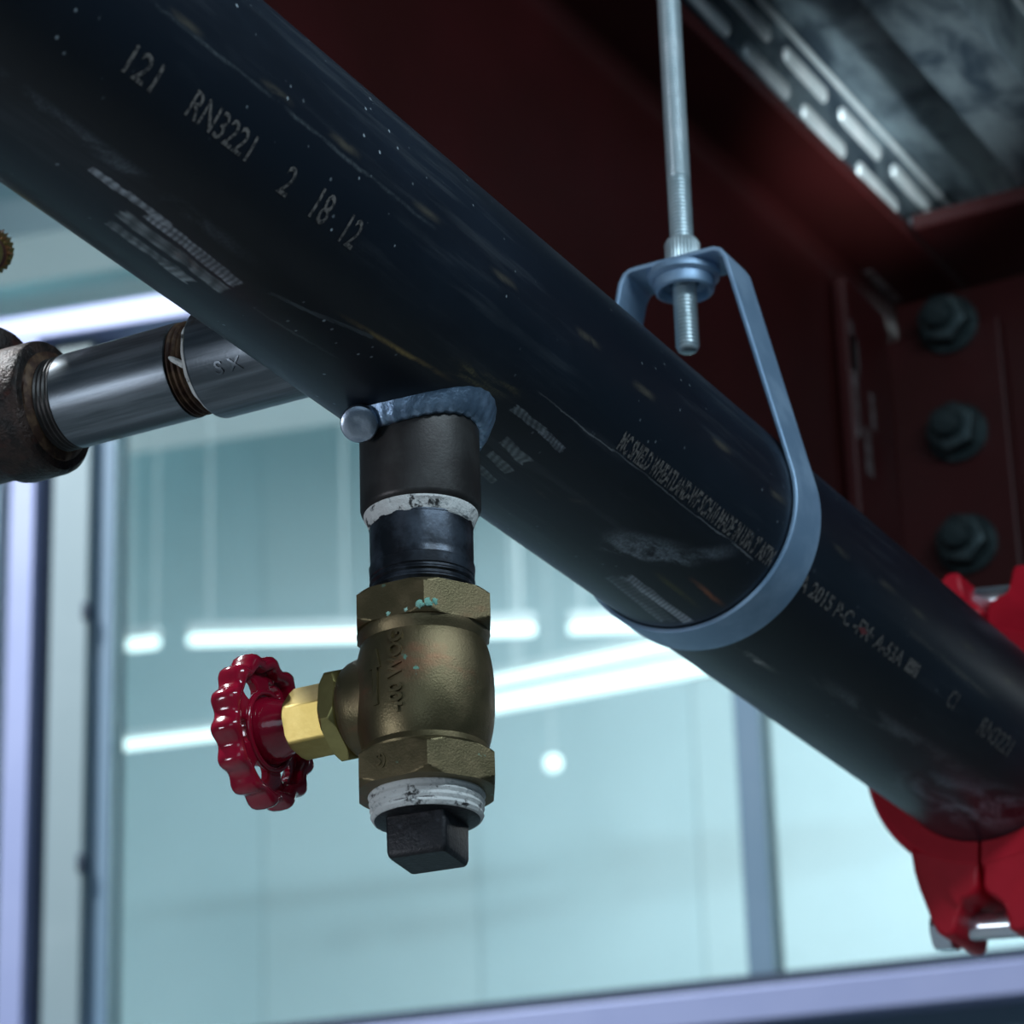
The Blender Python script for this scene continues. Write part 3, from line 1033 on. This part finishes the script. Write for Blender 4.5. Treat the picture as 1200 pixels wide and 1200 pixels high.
# ================================================================== DROP NIPPLE
nip = thing('pipe_nipple', 'short black threaded nipple between the welded outlet and the bronze valve', 'pipe fitting', (0, 0, -0.09))
RN = 0.0167
nb = [(-0.062, RN - 0.0006)] + [(-0.0775, RN - 0.0006), (-0.0785, RN - 0.0003), (-0.0790, RN + 0.0001), (-0.0905, RN)]
nb += [(-0.0915, RN - 0.0001), (-0.0925, RN + 0.0001)]
MB().polar((0, 0, 0), (0, 0, 1), [(-0.112, RN - 0.0007), (-0.1030, RN - 0.0005)] + [(t, q) for t, q in reversed(nb)], 96).build('barrel', MT['nipple'], nip)
MB().polar((0, 0, 0), (0, 0, 1), [(-0.1085, RN - 0.0005)] + thread_rings(-0.1080, -0.0975, RN + 0.0003, 0.0024, 0.0008) + [(-0.0970, RN + 0.0002), (-0.0935, RN + 0.0004), (-0.0930, RN - 0.0002)], 96).build(
    'lower_thread', MT['nipple'], nip)
MB().polar((0, 0, 0), (0, 0, 1), [(-0.0805, RN - 0.0004)] + thread_rings(-0.0802, -0.0735, RN + 0.0003, 0.0021, 0.0008) + [(-0.0730, RN - 0.0006)], 96).build(
    'upper_thread', MT['nipple'], nip)
random.seed(3)
ph = [random.uniform(0, 6) for _ in range(6)]


def lump(base, amp, k0=3):
    return lambda th: base + amp * (math.sin(k0 * th + ph[0]) + 0.6 * math.sin(2 * k0 * th + ph[1]) + 0.5 * math.sin(5 * k0 * th + ph[2]))


MB().polar((0, 0, 0), (0, 0, 1), [(-0.0800, lump(RN - 0.0006, 0.0002)), (-0.0792, lump(RN + 0.0003, 0.00035)), (-0.0775, lump(RN + 0.0009, 0.0003)), (-0.0762, lump(RN + 0.0014, 0.0002)), (-0.0755, RN + 0.0018), (-0.0745, RN + 0.0018), (-0.073, RN)],
           160).build('sealant_ring', MT['tape'], nip)['label'] = 'white thread sealant'

# ================================================================== BRONZE VALVE
VZ = -0.1372
val = thing('globe_valve', 'bronze globe valve with hexagonal ends hanging below the black pipe', 'valve', (0, 0, VZ))
HR, HP = 0.0244, 0.0
body = MB()
prof = []
for i in range(41):
    t = -1 + 2 * i / 40
    zz = VZ + t * 0.0215
    w = max(0.0, 1 - abs(t) ** 2.4)
    prof.append((zz, 0.0178 + 0.0044 * w ** 0.8))
body.polar((0, 0, 0), (0, 0, 1), prof, 96)
bobj = body.build('body', MT['bronze'], val)
E1 = (1, 0, 0)
for z0, z1, nm in ((-0.1165, -0.1050, 'hex_end'), (-0.1695, -0.1580, 'hex_end')):
    h = MB()
    h.polar((0, 0, 0), (0, 0, 1), [(z0 - 0.0004, 0.019)] + hex_rings(z0, z1, HR, 0.0, slope=1.15, end_r=0.0223) + [(z1 + 0.0002, 0.018)], 120, e1=E1)
    ho = h.build(nm, MT['bronze'], val, smooth=28)
    if z0 > -0.15:
        hex_top = ho
    else:
        hex_low = ho
# flowing shoulders between hex ends and body
MB().polar((0, 0, 0), (0, 0, 1), [(-0.1235, 0.0190), (-0.1205, 0.0200), (-0.1185, 0.0206), (-0.1166, 0.0213), (-0.1160, 0.0212)], 96).build('shoulder', MT['bronze'], val)
MB().polar((0, 0, 0), (0, 0, 1), [(-0.1585, 0.0200), (-0.1570, 0.0206), (-0.1555, 0.0200), (-0.1530, 0.0192)], 96).build('shoulder', MT['bronze'], val)
# verdigris spots on the upper hexagon (its edge towards the room)
random.seed(5)
for (azd, dz, s) in ((-63, -0.1146, 0.0014), (-58, -0.1143, 0.0018), (-52, -0.1135, 0.0013), (-61, -0.1150, 0.0009), (-75, -0.1155, 0.0009), (-92, -0.1157, 0.0010)):
    a = math.radians(azd)
    q = min(hexr(HR)(a), 0.0242)
    c0 = Vector((q * math.cos(a), q * math.sin(a), dz))
    nrm = Vector((math.cos(a), math.sin(a), -0.25)).normalized()
    s_rng = [random.uniform(0.6, 1.2) for _ in range(12)]
    MB().polar(c0 - nrm * 0.0004, nrm, [(0, lambda th: s * s_rng[int(th / (2 * PI) * 11.99)]), (0.00055, lambda th: 0.8 * s * s_rng[int(th / (2 * PI) * 11.99)]), (0.0008, s * 0.3)], 12).build(
        'verdigris_spot', MT['verdigris'], hex_top)
# bonnet boss, bonnet hexagon, packing nut and stem run along -x
BX = (-1, 0, 0)
BO = (0, 0, VZ)
MB().polar(BO, BX, [(0.006, 0.0180), (0.0130, 0.0176), (0.0165, 0.0170), (0.0200, 0.0166), (0.0225, 0.0160), (0.0243, 0.0151), (0.0256, 0.0138), (0.0262, 0.012)], 96).build('bonnet_boss', MT['bronze'], val)
MB().polar(BO, BX, [(0.0240, 0.012)] + hex_rings(0.0253, 0.0308, 0.0166, math.radians(8), slope=1.0, end_r=0.0150) + [(0.031, 0.012)], 120).build('bonnet_hexagon', MT['brass_dull'], val, smooth=28)
MB().polar(BO, BX, [(0.0305, 0.0098), (0.0322, 0.0098)], 48).build('nut_collar', MT['gasket'], val)
MB().polar(BO, BX, hex_rings(0.0318, 0.0465, 0.0118, math.radians(40), slope=1.2, ends=(True, True), end_r=0.0108), 120).build('packing_nut', MT['brass'], val, smooth=28)
MB().polar(BO, BX, [(0.042, 0.0042), (0.0690, 0.0042), (0.0700, 0.0034)], 32).build('stem', MT['brass_dull'], val)

# ---- handwheel
WX = 0.0600
wheel = bpy.data.objects.new('handwheel', None)
COL.objects.link(wheel)
wheel.parent = val
wheel.location = Vector((-WX, 0, 0))
wheel['label'] = 'glossy red scalloped handwheel'
a_, b1, b2 = basis(BX)
WC = Vector((-WX, 0, VZ))
NL = 14
NTH = 168
rim_R = 0.0221


def wp(rad, th, t):
    return WC + a_ * t + (b1 * math.cos(th) + b2 * math.sin(th)) * rad


# rim: closed tube with grips bulging out
mb = MB()
NS = 16
vs, fs = [], []
for k in range(NTH):
    thk = 2 * PI * k / NTH
    sc = math.cos(NL * thk)
    rc = rim_R
    for s in range(NS):
        ph_ = 2 * PI * s / NS
        cp_, sp_ = math.cos(ph_), math.sin(ph_)
        outw = 0.0026 + (0.0007 * sc if cp_ > 0 else 0.0)
        thick = 0.0049 + 0.0003 * sc
        cp_ = math.copysign(abs(cp_) ** 0.75, cp_)
        sp_ = math.copysign(abs(sp_) ** 0.75, sp_)
        vs.append(wp(rc + outw * cp_ + 0.0006 * sc, thk, thick * sp_))
for k in range(NTH):
    k2 = (k + 1) % NTH
    for s in range(NS):
        s2 = (s + 1) % NS
        fs.append((k * NS + s, k * NS + s2, k2 * NS + s2, k2 * NS + s))
mb.add(vs, fs).build('rim', MT['red'], wheel, smooth=60)
# dished web with openings
NT_, NR_ = 150, 12
r0, r1 = 0.0066, 0.0212
NHO = 6


def inhole(rad, th):
    a = (th + 0.25) % (2 * PI / NHO) - PI / NHO
    x, y = rad - 0.0152, a * 0.0152
    return (x / 0.0030) ** 2 + (y / 0.0036) ** 2 < 1


def webt(rad):
    s = (rad - r0) / (r1 - r0)
    return 0.0010 - 0.0042 * math.sin(PI * s) * 0.45


mb = MB()
vs, fs = [], []
for side in (0, 1):
    for i in range(NR_ + 1):
        rad = r0 + (r1 - r0) * i / NR_
        for k in range(NT_):
            vs.append(wp(rad, 2 * PI * k / NT_, webt(rad) + (0.0016 if side else -0.0016)))
lay = (NR_ + 1) * NT_
keep = {}
for i in range(NR_):
    for k in range(NT_):
        keep[(i, k)] = not inhole(r0 + (r1 - r0) * (i + .5) / NR_, 2 * PI * (k + .5) / NT_)
for (i, k), ok in keep.items():
    if not ok:
        continue
    k2 = (k + 1) % NT_
    A, B, C_, D = i * NT_ + k, i * NT_ + k2, (i + 1) * NT_ + k2, (i + 1) * NT_ + k
    fs.append((A, D, C_, B))
    fs.append((A + lay, B + lay, C_ + lay, D + lay))
    if not keep.get((i - 1, k), i == 0):
        fs.append((A, B, B + lay, A + lay))
    if not keep.get((i + 1, k), i == NR_ - 1):
        fs.append((C_, D, D + lay, C_ + lay))
    if not keep[(i, (k - 1) % NT_)]:
        fs.append((D, A, A + lay, D + lay))
    if not keep[(i, k2)]:
        fs.append((B, C_, C_ + lay, B + lay))
w = mb.add(vs, fs).build('spoke_web', MT['red'], wheel, smooth=50)
sm = w.modifiers.new('smooth', 'SMOOTH')
sm.factor = 0.5
sm.iterations = 4
MB().ring_solid(WC, BX, [(-0.0060, 0.0104), (-0.0098, 0.0088), (-0.0128, 0.0076), (-0.0132, 0.0044), (0.0060, 0.0044), (0.0066, 0.0075), (0.0060, 0.0098), (0.001, 0.0112), (-0.003, 0.0112)], 64).build('hub', MT['red'], wheel, smooth=40)
MB().ring_solid(WC, BX, [(-0.0024 + 0.0011 * math.sin(2 * PI * i / 10), 0.0128 + 0.0011 * math.cos(2 * PI * i / 10)) for i in range(10)], 72).build('web_ridge', MT['red'], wheel, smooth=60)
hx = MB().polar(WC, BX, hex_rings(0.0062, 0.0105, 0.0062, 0.2, slope=1.2, ends=(False, True)), 60)
hx.build('wheel_nut', MT['brass_dull'], wheel, smooth=28)

# ---- cast lettering, flow arrow and stamp on the valve
vs, fs = TEXTS['400 WOG']
xs = [v[0] for v in vs]
mx_ = (min(xs) + max(xs)) / 2
out = []
AZ = math.radians(-60.9 - 24)


def bodyr(z):
    t = (z - VZ) / 0.0215
    return 0.0178 + 0.0044 * max(0.0, 1 - abs(t) ** 2.4) ** 0.8


for x, y, z in vs:
    zz = VZ + 0.002 + (x - mx_) * 1.02          # reads upwards
    az = AZ - (y - 0.002) / 0.0215 * 1.0
    q = bodyr(zz) + z + 0.0001
    out.append((q * math.cos(az), q * math.sin(az), zz))
MB().add(out, fs).build('cast_lettering', MT['bronze'], bobj, smooth=0, fix=True)
arrow = [(-0.011, -0.0009), (0.001, -0.0009), (0.001, -0.0021), (0.0080, 0.0), (0.001, 0.0021), (0.001, 0.0009), (-0.011, 0.0009)]
AZ2 = math.radians(-60.9 - 43)


def amap(h):
    def fn(p):
        zz = VZ + 0.003 + p[0]
        az = AZ2 + p[1] / 0.0215
        q = bodyr(zz) + h
        return (q * math.cos(az), q * math.sin(az), zz)
    return fn


dense = []
for i in range(len(arrow)):
    p, q = arrow[i], arrow[(i + 1) % len(arrow)]
    for s in range(5):
        dense.append((p[0] + (q[0] - p[0]) * s / 5, p[1] + (q[1] - p[1]) * s / 5))
MB().extrude(dense, amap(0.0007), amap(-0.002)).build('flow_arrow', MT['bronze'], bobj, smooth=0)
vs, fs = TEXTS['S)']
fa = math.radians(-90)                         # flat of the lower hexagon that faces -y
ap = HR * math.cos(PI / 6)
out = [(-0.0045 - 0.0018 + x * 1.0, -(ap + z + 0.00008), -0.1648 + y * 0.95) for x, y, z in vs]
MB().add(out, fs).build('stamped_mark', MT['bronze'], hex_low, smooth=0, fix=False)

# ================================================================== PLUG
plug = thing('pipe_plug', 'black square headed plug with white thread tape under the valve', 'pipe fitting', (0, 0, -0.18))
pr = [(-0.1785, 0.0150), (-0.1780, 0.0166), (-0.1768, 0.0172), (-0.166, 0.0178), (-0.165, 0.0176)]
MB().polar((0, 0, 0), (0, 0, 1), pr, 96).build('shoulder', MT['plug'], plug)
tp = []
for i, t in enumerate([0.0, .12, .24, .36, .48, .6, .72, .84, 1.0]):
    z = -0.1778 + t * 0.0088
    tp.append((z, lump(0.01735 + 0.0009 * t + (0.00028 if i % 2 else -0.0002), 0.00012, 2)))
MB().polar((0, 0, 0), (0, 0, 1), [(-0.1780, 0.0168)] + tp + [(-0.1688, 0.0176)], 120).build('thread_tape', MT['tape'], plug)['label'] = 'white thread tape with dark smears'
qh = 0.0100
sq = []
for cx, cy, a0 in ((1, 1, 0), (-1, 1, 90), (-1, -1, 180), (1, -1, 270)):
    for i in range(5):
        a = math.radians(a0 + i * 22.5)
        sq.append((cx * (qh - 0.0014) + 0.0014 * math.cos(a), cy * (qh - 0.0014) + 0.0014 * math.sin(a)))
ra = math.radians(7)
sq = [(x * math.cos(ra) - y * math.sin(ra), x * math.sin(ra) + y * math.cos(ra)) for x, y in sq]
mb = MB()
lv = [(-0.1905 - 0.0011, 0.91), (-0.1905 - 0.0004, 0.965), (-0.1905 + 0.0010, 1.0), (-0.182, 1.01), (-0.176, 1.02)]
vs, fs = [], []
m = len(sq)
for z, s in lv:
    vs += [(x * s, y * s, z) for x, y in sq]
for i in range(len(lv) - 1):
    for k in range(m):
        k2 = (k + 1) % m
        fs.append((i * m + k, i * m + k2, (i + 1) * m + k2, (i + 1) * m + k))
fs.append(tuple(reversed(range(m))))
fs.append(tuple((len(lv) - 1) * m + k for k in range(m)))
mb.add(vs, fs).build('square_head', MT['plug'], plug, smooth=40)

# ================================================================== BRANCH
br = thing('pipe_nipple', 'bare grey steel nipple leaving the black pipe to the left', 'pipe fitting', (-0.115, 0, 0))
MB().polar((0, 0, 0), BX, [(0.0895, RN), (0.0900, RN + 0.0001), (0.1365, RN), (0.1370, RN - 0.0004)], 96).build('barrel', MT['bare'], br)
MB().polar((0, 0, 0), BX, [(0.070, RN - 0.0008)] + thread_rings(0.0760, 0.0895, RN - 0.0002, 0.0022, 0.0011) + [(0.0900, RN - 0.0001)], 96).build(
    'rusty_thread', MT['rthread'], br)
MB().polar((0, 0, 0), BX, [(0.1360, RN - 0.0003)] + thread_rings(0.1365, 0.1475, RN - 0.0001, 0.0019, 0.0006) + [(0.160, RN - 0.0008)], 96).build(
    'outer_thread', MT['dark_steel'], br)
MB().polar((0, 0, 0), BX, [(0.0788, 0.0176), (0.0800, lump(0.0184, 0.0003, 2)), (0.0812, lump(0.0180, 0.0004, 3)), (0.0820, lump(0.0165, 0.0003, 3)), (0.0824, RN - 0.001)], 120).build(
    'sealant_ring', MT['tape'], br)['label'] = 'white sealant line'
# stray blob of sealant over the thread
MB().sweep([(-0.0815, -0.0155, -0.0065), (-0.0835, -0.0160, -0.0050), (-0.0855, -0.0163, -0.0036), (-0.0868, -0.0164, -0.0026)], lambda i: [0.0012, 0.0011, 0.0010, 0.0005][i], 8).build(
    'sealant_blob', MT['tape'], br)

# ---- iron fitting on the outer end of the branch
el = thing('iron_tee', 'rusty iron tee fitting at the left edge on the end of the bare nipple', 'pipe fitting', (-0.175, 0, 0))
pr = [(0.1450, 0.0172), (0.1452, lump(0.0225, 0.00025, 4)), (0.1462, 0.0236), (0.1480, 0.0240), (0.1600, 0.0241), (0.1625, 0.0236), (0.1650, 0.0222), (0.169, 0.0216),
      (0.200, 0.0216), (0.204, 0.0222), (0.2065, 0.0236), (0.209, 0.0241), (0.221, 0.0240), (0.2235, 0.0232), (0.2240, 0.0170)]
MB().polar((0, 0, 0), BX, pr, 96).build('run', MT['iron'], el)
MB().polar((-0.185, 0, 0), (0, 0, 1), [(0.0, 0.0190), (0.022, 0.0190), (0.0235, 0.0205), (0.025, 0.0218), (0.032, 0.0220), (0.0332, 0.0210), (0.0335, 0.017)], 72).build('branch_socket', MT['iron'], el)
# seal of rust and compound round the nipple
random.seed(11)
MB().polar((0, 0, 0), BX, [(0.1432, RN - 0.0004), (0.1436, lump(RN + 0.0008, 0.0004, 3)), (0.1444, lump(RN + 0.0024, 0.0004, 4)), (0.1453, RN + 0.0030)], 120).build('rust_crust', MT['rthread'], el)

# ---- toothed cap of the small cock above the tee
KC = Vector((-0.1875, 0.0150, 0.0780))
kn = thing('knurled_cap', 'small brown red cap with toothed brass rim at the left edge', 'cap', (-0.185, 0, 0.034))
# short riser from the tee to the cap
MB().polar((-0.185, 0, 0.030), (0, 0, 1), [(0, 0.0085), (0.034, 0.0085), (0.036, 0.007), (0.044, 0.007)], 40).build('riser', MT['brass_dull'], kn)
KD = (CAM - KC).normalized()
KD = (KD + Vector((-0.22, 0.1, -0.12))).normalized()
KR = 0.0082


def teeth(base, amp):
    return lambda th: base + amp * max(-0.2, math.sin(26 * th))


MB().polar(KC, KD, [(-0.010, 0.0060), (-0.0095, teeth(KR - 0.0004, 0.0009)), (-0.001, teeth(KR, 0.0010)), (0.0, teeth(KR - 0.0006, 0.0008)), (0.0001, KR - 0.0012)], 208).build('toothed_rim', MT['verd_edge'], kn, smooth=30)
MB().polar(KC, KD, [(-0.001, KR - 0.0011), (0.0010, KR - 0.0013), (0.0017, KR - 0.0030), (0.0019, 0.001)], 48).build('cap_face', MT['knob_face'], kn)
MB().sweep([(-0.185, 0, 0.070), (-0.183, 0.010, 0.074), KC - KD * 0.009], 0.0052, 16).build('elbow', MT['brass_dull'], kn)

# ================================================================== HANGER
HY = 0.217
hg = thing('band_hanger', 'zinc plated swivel band hanger looped round the black pipe', 'pipe hanger', (0, HY, 0))
BR = R + 0.0002
cx, cz = 0.0205, 0.1085
# tangent point from the corner to the ring
dist = math.hypot(cx, cz)
al = math.atan2(cz, cx) - math.acos(BR / dist)
path = []
NA = 64
a_start, a_end = al, -PI - al
arc = [(BR * math.cos(a_start + (a_end - a_start) * i / NA), BR * math.sin(a_start + (a_end - a_start) * i / NA)) for i in range(NA + 1)]
right = [(cx - 0.006, cz), (cx - 0.0025, cz - 0.0001), (cx - 0.0006, cz - 0.0010), (cx + 0.0012, cz - 0.0040)]
tx, tz = arc[0]
side_pts = [(right[-1][0] + (tx - right[-1][0]) * s, right[-1][1] + (tz - right[-1][1]) * s) for s in (0.33, 0.66)]
chain = [(0.0, cz)] + right + side_pts + arc + [(-x, z) for x, z in reversed(side_pts)] + [(-x, z) for x, z in reversed(right)] + [(0.0, cz)]
TH = 0.0019
vs, fs = [], []
m = len(chain)
BW = 0.0113
for i, (x, z) in enumerate(chain):
    x0, z0 = chain[max(i - 1, 0)]
    x1, z1 = chain[min(i + 1, m - 1)]
    tv = Vector((x1 - x0, z1 - z0))
    tv.normalize()
    nx, nz = -tv.y, tv.x                       # outward for the clockwise chain
    w_ = BW
    for q, e in ((0, -w_), (0, w_), (1, w_), (1, -w_)):
        off = TH * q
        vs.append((x + nx * off, HY + e, z + nz * off))
for i in range(m - 1):
    for k in range(4):
        k2 = (k + 1) % 4
        fs.append((i * 4 + k, i * 4 + k2, (i + 1) * 4 + k2, (i + 1) * 4 + k))
fs.append((0, 1, 2, 3))
fs.append(((m - 1) * 4 + 3, (m - 1) * 4 + 2, (m - 1) * 4 + 1, (m - 1) * 4))
MB().add(vs, fs).build('band', MT['zinc'], hg, smooth=40, bevel=0.0005)
# knurled insert nut with its flange under the plate
hz = cz + TH


def knurl(base):
    return lambda th: base + 0.00035 * math.sin(30 * th)


MB().polar((0, HY, 0), (0, 0, 1), [(hz - 0.001, 0.0066), (hz, knurl(0.0068)), (hz + 0.010, knurl(0.0068)), (hz + 0.0118, 0.0062), (hz + 0.0125, 0.0050)], 180).build('knurled_nut', MT['zinc_rod'], hg)
MB().ring_solid((0, HY, 0), (0, 0, 1), [(cz - 0.0002, 0.0138), (cz - 0.0012, 0.0143), (cz - 0.0030, 0.0141), (cz - 0.0042, 0.0122), (cz - 0.0030, 0.0115), (cz - 0.0030, 0.0052), (cz - 0.0002, 0.0052)], 72).build('washer', MT['zinc'], hg)
MB().ring_solid((0, HY, 0), (0, 0, 1), [(cz - 0.0032, 0.0118), (cz - 0.0062, 0.0122), (cz - 0.0085, 0.0116), (cz - 0.0092, 0.0105), (cz - 0.0082, 0.0094), (cz - 0.0060, 0.0086), (cz - 0.0052, 0.0058), (cz - 0.0030, 0.0052)], 72).build('flared_collar', MT['zinc'], hg)

rd = thing('threaded_rod', 'zinc plated threaded rod hanging from the deck to the pipe hanger', 'rod', (0, HY, 0.0735))
RR = 0.00475
zt = DZ + DH - 0.0005
low = [(0.0738, 0.0030), (0.0744, 0.0040), (0.0755, RR - 0.0004)] + thread_rings(0.0756, 0.150, RR, 0.0016, 0.0007)
low2 = thread_rings(0.150, zt, RR + 0.0001, 0.0016, 0.0005) + [(zt, RR - 0.0004)]
MB().polar((0, HY, 0), (0, 0, 1), low + low2, 28).build('shank', MT['zinc_rod'], rd, smooth=50)
MB().polar((0, HY, 0), (0, 0, 1), [(zt - 0.004, 0.020), (zt, 0.020)], 40).build('ceiling_washer', MT['zinc_rod'], rd)
MB().polar((0, HY, 0), (0, 0, 1), hex_rings(zt - 0.0125, zt - 0.004, 0.0085, 0.2, ends=(True, False)), 60).build('ceiling_nut', MT['zinc_rod'], rd, smooth=28)

# ================================================================== GROOVED COUPLING
CY = 0.5385
cp = thing('grooved_coupling', 'red painted grooved pipe coupling at the lower right', 'coupling', (0, CY, 0))
cp.rotation_euler = (0, math.radians(5.7), 0)
hw = 0.0235
prof = [(-hw, R + 0.0004), (-hw, 0.0545), (-hw + 0.002, 0.0570), (-hw + 0.005, 0.0582), (-0.008, 0.0588), (0.008, 0.0588), (hw - 0.005, 0.0582), (hw - 0.002, 0.0570), (hw, 0.0545), (hw, R + 0.0004)]
for s in (-1, 1):
    half = bpy.data.objects.new('housing_half', None)
    COL.objects.link(half)
    half.parent = cp
    half.location = (0, 0, 0)
    vs, fs = [], []
    NA = 48
    m = len(prof)
    g0 = math.radians(1.0)
    for k in range(NA + 1):
        a = -PI / 2 + g0 + (PI - 2 * g0) * k / NA
        for t, q in prof:
            vs.append((s * q * math.cos(a), CY + t, q * math.sin(a)))
    for k in range(NA):
        for i in range(m):
            j = (i + 1) % m
            fs.append((k * m + i, k * m + j, (k + 1) * m + j, (k + 1) * m + i))
    fs.append(tuple(range(m)))
    fs.append(tuple(NA * m + i for i in reversed(range(m))))
    MB().add(vs, fs).build('shell', MT['red_coupling'], half, smooth=30)
    # bolt pads at the bottom and the top
    pad = [(0.0012, 0.053), (0.0012, 0.0655), (0.0035, 0.0690), (0.0075, 0.0705), (0.0105, 0.0735), (0.0118, 0.0790),
           (0.0125, 0.0845), (0.0145, 0.0858), (0.0180, 0.0862), (0.0212, 0.0845), (0.0235, 0.0800), (0.0285, 0.0650), (0.0320, 0.0560), (0.034, 0.045)]
    for zs in (-1, 1):
        e = 0.0230

        def f0(p, e_=e):
            return (s * p[0], CY - e_ * (1.0 if p[1] < 0.072 else 0.88), zs * p[1])

        def f1(p, e_=e):
            return (s * p[0], CY + e_ * (1.0 if p[1] < 0.072 else 0.88), zs * p[1])
        MB().extrude(pad, f0, f1).build('bolt_pad', MT['red_coupling'], half, smooth=50, bevel=0.0018)
for zs in (-1, 1):
    bo = bpy.data.objects.new('track_bolt', None)
    COL.objects.link(bo)
    bo.parent = cp
    bo.location = (0, 0, zs * 0.0775)
    bo['label'] = 'bright zinc bolt of the coupling'
    MB().polar((0, CY, zs * 0.0775), (1, 0, 0), [(-0.0305, 0.0052), (-0.030, 0.0062), (0.0355, 0.0062), (0.036, 0.0052)], 32).build('shank', MT['bolt_zinc'], bo)
    MB().polar((0, CY, zs * 0.0775), (-1, 0, 0), hex_rings(0.0200, 0.0290, 0.0112, 0.4, end_r=0.0100), 60).build('nut', MT['bolt_zinc'], bo, smooth=28)
    MB().polar((0, CY, zs * 0.0775), (1, 0, 0), [(0.0225, 0.0110), (0.027, 0.0112), (0.031, 0.0095), (0.0335, 0.005)], 40).build('head', MT['bolt_zinc'], bo)
MB().ring_solid((0, CY, 0), (0, 1, 0), [(-0.014, R + 0.0002), (-0.014, R + 0.0003), (0.014, R + 0.0003), (0.014, R + 0.0002)], 64).build('gasket', MT['gasket'], cp)

# ------------------------------------------------------------------ lift to real height
for o in bpy.data.objects:
    if o.parent is None:
        o.location.z += Z0
